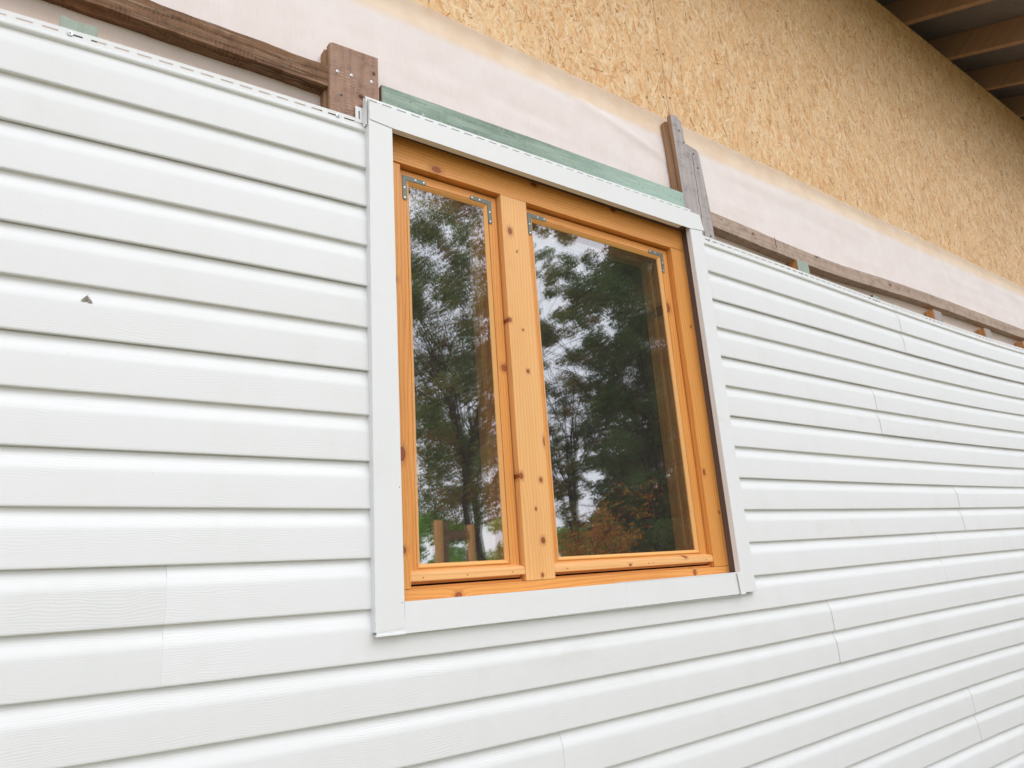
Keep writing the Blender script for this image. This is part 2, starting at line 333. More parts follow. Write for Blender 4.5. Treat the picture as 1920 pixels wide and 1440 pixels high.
# ------------------------------------------------------------------ siding
XL, XR = -2.4, 9.6
WX0, WX1 = .719, 2.140                       # outer edges of the window trim
def dz(x, z):
    """panels are hung by hand: rows sag and rise by about a centimetre along the wall"""
    x = min(max(x, -.25), 5.6); k = min(max(-z / c, 0), 19) / 10; X = x / 3
    s = 0.
    for i, row in enumerate(SAG):
        for j, a in enumerate(row): s += a * X ** i * k ** j
    return s
SAG = [[-0.007185, 0.009252, 0.002417], [0.146473, -0.230611, 0.041193], [-0.194223, 0.256072, -0.013593], [0.062393, -0.061866, -0.01335]]
def prof_course(k):
    zt, zb = -(k - 1) * c, -k * c; p = []
    p.append((.0112, zt - .0045))
    for i in range(0, 9):
        u = i / 8; s = u * u * (3 - 2 * u) * .55 + u * .45
        p.append((.0112 - .0102 * s, zt - .008 - .034 * u))
    p += [(.0008, zt - .046), (.0003, zt - .075), (.0, zb + .006), (.0, zb + .0022), (.0004, zb + .0010), (.0013, zb + .0002), (.0024, zb)]
    if k % 2: p += [(.0070, zb + .0004), (.0102, zb + .0010), (.0112, zb - .0004)]
    else: p += [(.0060, zb + .0002), (.0085, zb + .0010), (.0088, zb + .012)]
    return p
def panel(row, x0, x1, label, off=0., notch=False, hem=False, right_over=True):
    k0 = 2 * row; rnd = random.Random(row * 31 + int(x0 * 10))
    full = prof_course(k0 + 1) + prof_course(k0 + 2)
    if hem: full = [(.0112, .0165), (.0078, .0150), (.0050, .0120), (.0036, .0085), (.0034, .0050), (.0048, .0018), (.0080, -.0003), (.0112, -.0010)] + full[:]
    else: full = [(.0128, -k0 * c + .012)] + full
    bm = bmesh.new(); ph = rnd.random() * 9
    def strip(xa, xb, prof, tail=False):
        n = max(2, int(math.ceil((xb - xa) / .09))); prev = None
        for x in [xa, xa + .0008] + [xa + (xb - xa) * i / n for i in range(1, n)] + [xb - .0008, xb]:
            wv = .00055 * math.sin(x * 5.1 + ph) + .0004 * math.sin(x * 13.7 + ph * 2)
            cur = [bm.verts.new((x, y + off + (wv if y < .006 else 0), z + dz(x, z))) for y, z in prof]
            if prev:
                for a in range(len(prof) - 1): bm.faces.new((prev[a], prev[a + 1], cur[a + 1], cur[a]))
            prev = cur
    if notch:
        low = [q for q in full if q[1] < -1.302]
        strip(x0, WX0 + .016, full); strip(WX0 + .016, WX1 - .016, low); strip(WX1 - .016, x1, full)
    else: strip(x0, x1, full)
    bmesh.ops.remove_doubles(bm, verts=bm.verts, dist=1e-5)
    bmesh.ops.remove_doubles(bm, verts=bm.verts, dist=2e-5)
    o = fin(bm, 'siding_panel', M['vinyl'], smooth=False)
    me = o.data; me.polygons.foreach_set('use_smooth', [True] * len(me.polygons))
    bpy.context.view_layer.objects.active = o
    try: me.set_sharp_from_angle(angle=R_(50))
    except Exception: pass
    sol = o.modifiers.new('thickness', 'SOLIDIFY'); sol.thickness = .0011; sol.offset = 0
    if hem:                                   # nailing hem with real slots
        hb = bmesh.new(); x = x0; s0 = math.floor(x0 / .0465) * .0465 - .0003
        def q(xa, xb, za, zb): bm_box(hb, (xa, .0106 + off, za), (xb, .0117 + off, zb), 0, 0, lambda v: Vector((v.x, v.y, v.z + dz(v.x, 0))))
        while x < x1 - 1e-6:
            xn = min(s0 + .0465, x1); a = min(max(s0 + .0082, x), xn); b = min(max(s0 + .0383, x), xn)
            q(x, xn, .0160, .0268); q(x, xn, .0312, .0415)
            if a > x: q(x, a, .0268, .0312)
            if xn > b: q(b, xn, .0268, .0312)
            x = xn; s0 += .0465
        bmesh.ops.remove_doubles(hb, verts=hb.verts, dist=1e-6)
        # drop the hidden faces between neighbouring bars
        fin(hb, 'nailing_hem', M['trim'], o)
    return tag(o, label, 'siding panel', 'white vinyl siding panels')
ORD = ['topmost', 'second', 'third', 'fourth', 'fifth', 'sixth', 'seventh', 'eighth', 'ninth', 'tenth', 'eleventh', 'twelfth', 'thirteenth']
OV = .012
panels = {}
RJ = {0: [3.722], 1: [5.86], 2: [3.293], 3: [5.35], 4: [3.928]}
for r in range(5):
    panels[r, 0] = panel(r, XL, WX0 + .016, '%s white siding panel from the top, left of the window' % ORD[r] if r else 'topmost white siding panel left of the window, slotted nailing hem showing', hem=(r == 0))
    xs = [WX1 - .016] + RJ[r] + [XR]
    for i in range(len(xs) - 1):
        lab = ('topmost white siding panel ' if r == 0 else '%s white siding panel from the top ' % ORD[r]) + ('touching the right window trim' if i == 0 else 'at the far right beyond the overlap seam')
        if r == 0: lab += ', slotted hem showing'
        panels[r, i + 1] = panel(r, xs[i] - (OV if i else 0), xs[i + 1], lab, off=-.0015 * i, hem=(r == 0))
xs5 = [XL, .292, 3.610, XR]
for i in range(3):
    panels[5, i] = panel(5, xs5[i] - (OV if i else 0), xs5[i + 1], ['sixth row siding panel at the left edge, ending at the seam left of the window', 'siding panel notched around the bottom of the window trim', 'sixth row siding panel at the far right beyond the seam'][i], off=-.0013 * i, notch=(i == 1))
LJ = {6: [-1.02, 2.612], 7: [1.264, 4.92], 8: [-.05 - 1.9, 3.600], 9: [1.9, 5.56], 10: [-.4, 3.26]}
LOWN = {6: 'first row below the window', 7: 'second row below the window', 8: 'third row below the window', 9: 'fourth row below the window', 10: 'lowest row above the ground'}
for r in LJ:
    xs = [XL] + LJ[r] + [XR]
    for i in range(3):
        panels[r, i] = panel(r, xs[i] - (OV if i else 0), xs[i + 1], 'white siding panel in the %s, %s' % (LOWN[r], ['left end', 'middle piece between two seams', 'right end piece'][i]), off=-.0013 * i)
for (x, z, k) in ((.014, .0292, (0, 0)), (.640, .0292, (0, 0)), (2.215, .0292, (0, 1)), (2.87, .0292, (0, 1)), (3.53, .0292, (0, 1))):
    screw(x, z + dz(x, 0), .0103, panels[k], .0062)

# plinth under the siding
o = box('plinth', (XL + .02, .02, -2.95), (XR - .02, .10, -2.50), plain('plinth_concrete', srgb(150, 148, 142), .9, var=.4, vs=12), bev=.004); tag(o, 'grey concrete plinth below the white siding', 'plinth')

# ------------------------------------------------------------------ OSB sheets, membrane
SX = [(XL, -.342), (-.340, 2.157), (2.159, 6.238), (6.241, XR)]
OSBTOP = 2.525
def osb_sheet(x0, x1, label, seed):
    bm = bmesh.new(); bot = -2.55
    # sheet with the window opening cut out
    hx0, hx1, hz0, hz1 = .765, 2.09, -1.30, .09
    if x0 < hx0 < x1:
        segs = [((x0, bot), (min(hx0, x1), OSBTOP)), ((hx0, bot), (min(hx1, x1), hz0)), ((hx0, hz1), (min(hx1, x1), OSBTOP))]
        if x1 > hx1: segs.append(((hx1, bot), (x1, OSBTOP)))
    else: segs = [((x0, bot), (x1, OSBTOP))]
    for a, b in segs: bm_box(bm, (a[0], .072, a[1]), (b[0], .084, b[1]))
    me = bpy.data.meshes.new('osb_sheet'); bm.to_mesh(me); bm.free()
    base = (np.array([v.co[:] for v in me.vertices]), [list(p.vertices) for p in me.polygons])
    bpy.data.meshes.remove(me)
    rs = np.random.RandomState(seed); z0 = .42; area = (x1 - x0) * (OSBTOP - z0); n = int(area * 9500)
    n = min(n, 84000)
    big = rs.rand(n) < .26; mid = (~big) & (rs.rand(n) < .45)
    L = np.where(big, rs.uniform(.045, .13, n), np.where(mid, rs.uniform(.03, .08, n), rs.uniform(.008, .028, n)))
    Wd = np.where(big, rs.uniform(.006, .021, n), np.where(mid, rs.uniform(.004, .013, n), rs.uniform(.0012, .004, n)))
    ang = np.where(rs.rand(n) < .75, np.pi / 2 + rs.normal(0, .38, n), rs.uniform(0, np.pi, n))
    small = ~(big | mid); ang = np.where(small, rs.uniform(0, np.pi, n), ang)
    cx = rs.uniform(x0, x1, n); cz = rs.uniform(z0, OSBTOP, n)
    rank = rs.rand(n) * .6 + np.where(big, 0., np.where(mid, .2, .4)); lay = rank.argsort().argsort() / n
    yb = .0717 - lay * .0016
    d = np.stack([np.cos(ang), np.sin(ang)], 1); p = np.stack([-d[:, 1], d[:, 0]], 1)
    tpl = np.array([(-.5, -.25), (-.42, -.5), (.30, -.5), (.5, -.1), (.44, .42), (-.2, .5), (-.46, .3)]); m = len(tpl)
    jit = rs.uniform(-.10, .10, (n, m, 2)); q = tpl[None] + jit
    xy = np.stack([cx, cz], 1)[:, None] + q[:, :, :1] * (L[:, None, None] * d[:, None]) + q[:, :, 1:] * (Wd[:, None, None] * p[:, None])
    xy[:, :, 0] = np.clip(xy[:, :, 0], x0 + .001, x1 - .001); xy[:, :, 1] = np.clip(xy[:, :, 1], z0, OSBTOP - .001)
    tilt = rs.normal(0, .00035, n)
    yy = yb[:, None] + tilt[:, None] * q[:, :, 1] * 2
    V = np.stack([xy[:, :, 0], yy, xy[:, :, 1]], 2).reshape(-1, 3)
    nb = len(base[0]); V = np.concatenate([base[0], V])
    me = bpy.data.meshes.new('osb_sheet'); me.vertices.add(len(V)); me.vertices.foreach_set('co', V.ravel())
    loops = [i for f in base[1] for i in f]; starts = []; s = 0
    for f in base[1]: starts.append(s); s += len(f)
    fl = (np.arange(n * m) + nb); loops = np.concatenate([np.array(loops), fl]); starts = np.concatenate([np.array(starts), s + np.arange(n) * m])
    me.loops.add(len(loops)); me.loops.foreach_set('vertex_index', loops.astype(np.int32))
    me.polygons.add(len(starts)); me.polygons.foreach_set('loop_start', starts.astype(np.int32))
    mi = np.zeros(len(starts), np.int32); mi[len(base[1]):] = 1
    me.update(calc_edges=True); me.validate()
    at = me.color_attributes.new('tint', 'FLOAT_COLOR', 'POINT')
    pal = np.array([srgb(*k)[:3] for k in ((250, 217, 169), (244, 203, 150), (253, 229, 190), (239, 191, 136), (246, 208, 158), (252, 221, 182), (229, 173, 115), (200, 140, 88))])
    pr = np.array([.2, .2, .14, .14, .12, .11, .07, .02]); ci = rs.choice(len(pal), n, p=pr); col = pal[ci] * rs.uniform(.93, 1.05, (n, 1))
    C4 = np.ones((len(V), 4)); C4[:nb, :3] = pal[3]; C4[nb:, :3] = np.repeat(col, m, 0)
    at.data.foreach_set('color', C4.ravel())
    o = link('osb_sheet', me, [M['osb'], M['flake']]); me.polygons.foreach_set('material_index', mi); me.update()
    return tag(o, label, 'strand board', 'strand board wall sheets')
sheets = [osb_sheet(*SX[0], 'strand board sheet at the far left end of the wall', 1), osb_sheet(*SX[1], 'strand board sheet left of the vertical seam above the window', 2),
          osb_sheet(*SX[2], 'large strand board sheet right of the vertical seam, running to the right', 3), osb_sheet(*SX[3], 'strand board sheet at the far right under the rafters', 4)]
for i, (x, z) in enumerate([(2.865, 1.344), (2.876, 1.119), (2.9, 1.022), (2.8, .742), (3.24, 1.738), (3.195, 1.214), (3.561, 1.164), (2.176, 1.168), (2.174, .977), (2.178, .75), (2.176, 1.36), (2.60, 1.55), (4.4, 1.2), (4.45, .9), (4.9, 1.75)]):
    nail_hole(x, z, .0698, sheets[2], .0042)
for (x, z) in [(2.128, 1.182), (2.138, .981), (2.136, .737), (2.137, 1.37), (1.55, 1.0)]: nail_hole(x, z, .0698, sheets[1], .0042)

def film_sheet():
    bm = bmesh.new(); rs = random.Random(5); nx, nz_ = 420, 64; x0, x1, z0 = XL, XR, -.14; G = {}
    from mathutils import noise as mn
    hx0, hx1, hz1 = .765, 2.09, .09
    for i in range(nx + 1):
        x = x0 + (x1 - x0) * i / nx; top = .627 - .004 * max(0, x - 3) ** 1.5 * .9 + .006 * mn.noise(Vector((x * 1.3, 0, 0))) + .002 * mn.noise(Vector((x * 9, 3, 0)))
        for j in range(nz_ + 1):
            z = z0 + (top - z0) * j / nz_; v = j / nz_
            # long shallow folds running slightly downhill, stronger near the board on the right
            a = mn.noise(Vector((x * .8, z * 9 + x * .5, 1.7))); b = mn.noise(Vector((x * 2.4, z * 16, 4.1)))
            near = math.exp(-((x - 1.85) / .42) ** 2)
            crease = math.exp(-((z - (.53 - .22 * (x - 1.55))) / .016) ** 2) * near
            bel = .0075 * max(0, a) + .003 * max(0, b) + .006 * crease + .003
            edge = min(1, (1 - v) / .10) * min(1, max(0, (z - .21) / .1)) if z > .2 else .3
            post = 1 - .8 * math.exp(-((x - 2.15) / .06) ** 2) - .8 * math.exp(-((x - .69) / .07) ** 2)
            G[i, j] = bm.verts.new((x, .0692 - bel * edge * max(.1, post), z))
    for i in range(nx):
        for j in range(nz_):
            q = (G[i, j], G[i + 1, j], G[i + 1, j + 1], G[i, j + 1]); cx = q[0].co.x; cz = q[0].co.z
            if hx0 < cx < hx1 - .02 and cz < hz1: continue
            bm.faces.new(q)
    for v in [v for v in bm.verts if not v.link_faces]: bm.verts.remove(v)
    o = fin(bm, 'membrane', M['film'], smooth=True); s = o.modifiers.new('thickness', 'SOLIDIFY'); s.thickness = .0006
    tag(o, 'pinkish white membrane stretched over the strand board above the siding', 'membrane')
film_sheet()

# ------------------------------------------------------------------ battens and boards above the siding
def board(name, poly, y0, y1, mats, label, cat, side=None, bev=.002, group=None, wob=0.):
    """front face mats[0]; edges facing left and down mats[1]"""
    bm = bmesh.new(); bm_prism(bm, poly, y0, y1, 0, bev)
    if len(mats) > 1:
        bm.normal_update()
        for f in bm.faces:
            if abs(f.normal.y) < .3: f.material_index = 1
    o = fin(bm, name, mats); return tag(o, label, cat, group)
def rough_beam(name, x0, x1, y0, y1, z0, z1, mat, label, seed, amp=.0022, zf=None):
    bm = bmesh.new(); n = int((x1 - x0) / .025); rs = random.Random(seed)
    from mathutils import noise as mn
    prof = [(y0, z0), (y0, (z0 + z1) / 2), (y0, z1), ((y0 + y1) / 2, z1), (y1, z1), (y1, (z0 + z1) / 2), (y1, z0), ((y0 + y1) / 2, z0)]
    prev = None
    for i in range(n + 1):
        x = x0 + (x1 - x0) * i / n; cur = []
        for j, (y, z) in enumerate(prof):
            d = amp * mn.noise(Vector((x * 6 + seed, j * 3.1, 0))) + amp * .7 * mn.noise(Vector((x * 40 + seed, j * 7.7, 0)))
            e = amp * mn.noise(Vector((x * 9 + seed, j * 5.1, 9)))
            zz = (zf(x) if zf else 0)
            cur.append(bm.verts.new((x, y + e * .6, z + d + zz)))
        if prev:
            for j in range(8): bm.faces.new((prev[j], prev[(j + 1) % 8], cur[(j + 1) % 8], cur[j]))
        else: bm.faces.new(cur)
        prev = cur
    bm.faces.new(prev[::-1])
    b = bmesh.ops.bevel(bm, geom=[e for e in bm.edges if abs(e.verts[0].co.x - e.verts[1].co.x) > .01 and e.calc_face_angle(0) > 1.0], offset=.003, segments=2, affect='EDGES')
    o = fin(bm, name, mat, smooth=False); return tag(o, label, 'batten', 'horizontal battens above the siding')
bl = rough_beam('batten', XL, .617, .020, .068, .137, .203, M['beam_brown'], 'dark brown weathered horizontal batten left of the window', 3, .003, lambda x: -.004 + .006 * x)
br = rough_beam('batten', 2.268, XR, .020, .067, .128, .196, M['beam_grey'], 'grey brown weathered horizontal batten right of the window', 8, .0022, lambda x: .010 - .030 * math.exp(-((x - 3.1) / .7) ** 2) - .004 * (x - 2.3))
screw(.045, .158, .0165, bl, .0062)
for x, z in ((2.335, .178), (3.03, .165), (3.12, .158), (4.1, .15), (5.2, .155)): nail_hole(x, z, .0192, br, .003)
def crackline(x, z, y, h, parent):
    bm = bmesh.new(); pts = [(x, z), (x + .004, z - h * .3), (x + .001, z - h * .6), (x + .006, z - h)]
    for a, b in zip(pts, pts[1:]): bm_box(bm, (a[0], y, b[1]), (a[0] + .0022, y + .0008, a[1]), 0, 0, lambda q, a=a, b=b: Vector((q.x + (b[0] - a[0]) * (a[1] - q.z) / (a[1] - b[1]), q.y, q.z)))
    return fin(bm, 'crack', M['hole'], parent)
crackline(2.71, .190, .0180, .055, br)

bb = board('wood_board', [(.617, -.25), (.617, .280), (.627, .287), (.767, .294), (.767, -.25)], .0150, .0350, [M['board_brown'], M['board_side']], 'wide brown weathered vertical board at the top left corner of the window', 'board')
for x, z in ((.641, .193), (.683, .197), (.745, .2)): screw(x, z, .0149, bb, .0052)
screw(.652, .120, .0149, bb, .0045, mat=M['steel'])
o = board('wood_board', [(.611, -.25), (.611, .272), (.760, .28), (.760, -.25)], .0355, .0655, [M['board_side']], 'packing board hidden behind the wide brown vertical board', 'board')
gb = board('wood_board', [(.7765, .1335), (.7765, .206), (1.4, .2215), (2.102, .2345), (2.1035, .1545)], .0150, .034, [M['green'], M['board_side']], 'green stained horizontal board along the top of the window', 'board', bev=.0015)
for x, z in ((.913, .152), (1.48, .166), (2.08, .20)): screw(x, z, .0149, gb, .0036)
gy = board('wood_board', [(2.1055, -.15), (2.094, .45), (2.090, .592), (2.094, .603), (2.128, .607), (2.158, .590), (2.161, .482), (2.236, .476), (2.246, .462), (2.262, .2), (2.268, -.15)], .0150, .0335, [M['board_grey'], M['board_side']], 'grey weathered notched board standing at the top right corner of the window', 'board', bev=.0025)
o = board('wood_board', [(2.096, -.15), (2.085, .45), (2.081, .575), (2.15, .585), (2.20, -.15)], .036, .062, [M['board_side']], 'brown packing board behind the grey notched board', 'board', bev=.002)
for x, z in ((2.133, .535), (2.152, .484), (2.206, .447), (2.222, .385), (2.24, .075)): nail_hole(x, z, .0149, gy, .0042)
bm = bmesh.new()
for i in range(22):
    za = .44 - i * .024; xa = 2.196 + .002 * math.sin(i * 1.3); xb = 2.196 + .002 * math.sin((i + 1) * 1.3)
    bm_box(bm, (xa, .0143, za - .024), (xa + .0014, .0151, za), 0, 0, lambda q, xa=xa, xb=xb, za=za: Vector((q.x + (xb - xa) * (za - q.z) / .024, q.y, q.z)))
fin(bm, 'crack', M['hole'], gy)
# ends of the vertical furring battens sticking up out of the siding
def furring(x0, x1, top, mats, label, rag=0., y0=.0150, y1=.060):
    rs = random.Random(int(x0 * 100)); n = 7; poly = [(x0, -2.45)]
    for i in range(n + 1): poly.append((x0 + (x1 - x0) * i / n, top + (rs.uniform(-rag, rag) if rag else 0)))
    poly.append((x1, -2.45))
    bm = bmesh.new(); bm_prism(bm, poly, y0, y1, 0)
    bm.normal_update()
    for f in bm.faces:
        if abs(f.normal.y) < .3: f.material_index = 1
    o = fin(bm, 'furring_batten', mats); return tag(o, label, 'batten', 'vertical battens behind the siding')
furring(-.008, .066, .066, [M['post_green'], M['post_orange']], 'green batten end with a ragged top under the brown batten at the upper left', .004)
furring(2.855, 2.948, .110, [M['post_green'], M['post_orange']], 'green batten end poking out of the siding right of the grey notched board', .001)
furring(3.515, 3.58, .056, [M['post_green'], M['hole']], 'short green batten tip barely above the siding hem', .002)
furring(4.20, 4.30, .098, [M['post_grey'], M['post_orange']], 'grey batten end with orange side, just right of the topmost overlap seam', .001)
furring(4.88, 4.975, .092, [M['post_grey'], M['post_orange']], 'grey batten end with orange side, nearest the right edge but one', .001)
furring(5.50, 5.59, .095, [M['post_grey'], M['post_orange']], 'grey batten end at the right edge of the picture', .001)

# ------------------------------------------------------------------ window trim
TY = -.0195
def trim_piece(name, boxes, mat, label, bev=.0012):
    """a hollow folded profile: face sheet plus returns, as boxes given (a, b)"""
    bm = bmesh.new()
    for a, b in boxes: bm_box(bm, a, b, bev)
    o = fin(bm, name, mat); return tag(o, label, 'window trim', 'white vinyl window trims')
# left
bm = bmesh.new()
bm_prism(bm, [(WX0, -1.3135), (WX0, .104), (.790, .104), (.7935, -1.3095)], TY, TY + .0016)
bm_box(bm, (WX0, TY + .0016, -1.3135), (WX0 + .0014, .0115, .112)); bm_box(bm, (.7885, TY + .0016, -1.309), (.790, .0005, .06))
# nailing hem with a vertical slot
bm_box(bm, (.6915, .0085, .045), (.7010, .0097, .0955)); bm_box(bm, (.7045, .0085, .045), (WX0 - .0002, .0097, .0955)); bm_box(bm, (.7010, .0085, .045), (.7045, .0097, .055)); bm_box(bm, (.7010, .0085, .083), (.7045, .0097, .0955))
tl = tag(fin(bm, 'window_trim', M['trim']), 'smooth white vertical trim on the left side of the window', 'window trim', 'white vinyl window trims')
bm = bmesh.new(); bm_disc(bm, .7875, -1.252, TY, .0013, .0005); bm_disc(bm, .7875, -.98, TY, .0013, .0005); fin(bm, 'speck', M['hole'], tl)
# right
bm = bmesh.new()
bm_prism(bm, [(2.0655, -1.3155), (2.0655, .104), (WX1, .104), (WX1 - .001, -1.3155)], TY, TY + .0016, 0, .0012)
bm_box(bm, (WX1 - .0014, TY + .0016, -1.3155), (WX1, .0115, .07)); bm_box(bm, (2.0655, TY + .0016, -1.3155), (2.067, .0008, .06))
bm_box(bm, (2.0670, -.0007, -1.3155), (2.074, .0008, .06))
tag(fin(bm, 'window_trim', M['trim']), 'smooth white vertical trim on the right side of the window', 'window trim', 'white vinyl window trims')
# header: lies over both uprights, with a nailing hem above it
HY = TY - .0022
bm = bmesh.new()
bm_prism(bm, [(.7205, .0445), (.7195, .1040), (1.43, .1160), (2.136, .1265), (2.150, .060), (2.058, .049), (1.43, .0440), (.790, .0400)], HY, HY + .0016, 0, .0006)
n = 24
for i in range(n):
    xa, xb = .7205 + (2.136 - .7205) * i / n, .7205 + (2.136 - .7205) * (i + 1) / n
    zt = lambda x: .104 + (.1265 - .104) * (x - .7205) / 1.4155; zb = lambda x: .0402 + (.049 - .0402) * max(0, x - .79) / 1.268
    s = lambda q: Vector((q.x, q.y, q.z + zt(q.x)))
    bm_box(bm, (xa, HY + .0016, -.0016), (xb, .0076, 0), 0, 0, s)           # top return
    if xa > .775 and xb < 2.075:
        s2 = lambda q: Vector((q.x, q.y, q.z + zb(q.x))); bm_box(bm, (xa, HY + .0016, 0), (xb, -.0005, .0016), 0, 0, s2)
# hem strip with slots
x0h, x1h = .7205, 2.118; zt = lambda x: .104 + (.1265 - .104) * (x - .7205) / 1.4155; s = lambda q: Vector((q.x, q.y, q.z + zt(q.x)))
bm_box(bm, (x0h, .0060, -.001), (x1h, .0074, .0205), 0, 0, s)
k = 0; x = .8195 - .0465 * 2
bmz = bm
slots = []
while x < x1h - .02: slots.append((max(x, x0h + .004), x + .030)); x += .0465
xe = x0h
for a, b in slots:
    bm_box(bm, (xe, .0060, .0205), (a, .0074, .0266), 0, 0, s); xe = b
bm_box(bm, (xe, .0060, .0205), (x1h, .0074, .0266), 0, 0, s); bm_box(bm, (x0h, .0060, .0266), (x1h, .0074, .0335), 0, 0, s)
bm_box(bm, (.7130, TY + .006, .03), (.7150, .0074, .118), 0)
bm_box(bm, (.7150, .0060, .10), (.7205, .0074, .128), 0)
hd = tag(fin(bm, 'window_trim', M['trim']), 'white head trim across the top of the window with a slotted hem', 'window trim', 'white vinyl window trims')
for x in (.762, 1.005, 1.288, 1.64, 1.95): screw(x, zt(x) + .0245, .0058, hd, .0042)
# sill trim
SY = TY - .0006
bm = bmesh.new()
def sillz(x): return -1.2515 + .0045 * (x - .79) / 1.3
bm_prism(bm, [(.7215, -1.3225), (.7215, -1.2875), (.7945, -1.2875), (.7945, -1.2518), (1.522, -1.2495), (1.522, -1.3200)], SY + .0014, SY + .0028, 0, .0004)
bm_prism(bm, [(1.521, -1.3200), (1.521, -1.2495), (2.0665, -1.2465), (2.0700, -1.3185)], SY + .0009, SY + .0023, 0, .0003)
bm_box(bm, (.7945, SY + .003, -1.2525), (1.522, .0285, -1.2512)); bm_box(bm, (1.522, SY, -1.2498), (2.0640, .0285, -1.2485), 0)
bm_prism(bm, [(2.040, -1.2467), (2.0655, -1.2465), (2.0715, -1.3195), (2.046, -1.3198)], SY - .0048, SY - .0034, 0, .0005); bm_box(bm, (2.0662, SY - .0034, -1.3185), (2.0700, SY + .0005, -1.248), 0, 0)
bm_box(bm, (.7205, SY + .003, -1.3225), (2.070, .0005, -1.3210)); bm_box(bm, (.7195, SY - .001, -1.3235), (.7935, SY + .006, -1.3185), .001)
tag(fin(bm, 'window_trim', M['trimgrain']), 'wood grained white sill trim under the window with a fine joint line', 'window trim', 'white vinyl window trims')
# dark battens lining the opening behind the trim; the top one stands in for shade
for a, b, m, l in (((2.0755, .0015, -1.30), (2.105, .070, .085), 'dark_batten', 'dark weathered strip lining the right side of the window opening'), ((.742, .0015, -1.30), (.772, .070, .085), 'dark_batten', 'dark strip lining the left side of the window opening'), ((.7725, .0012, .062), (2.075, .070, .085), 'shade_strip_x', 'dark strip added for shade along the top of the window opening')):
    o = box('lining_strip', a, b, M[m]); tag(o, l, 'batten')

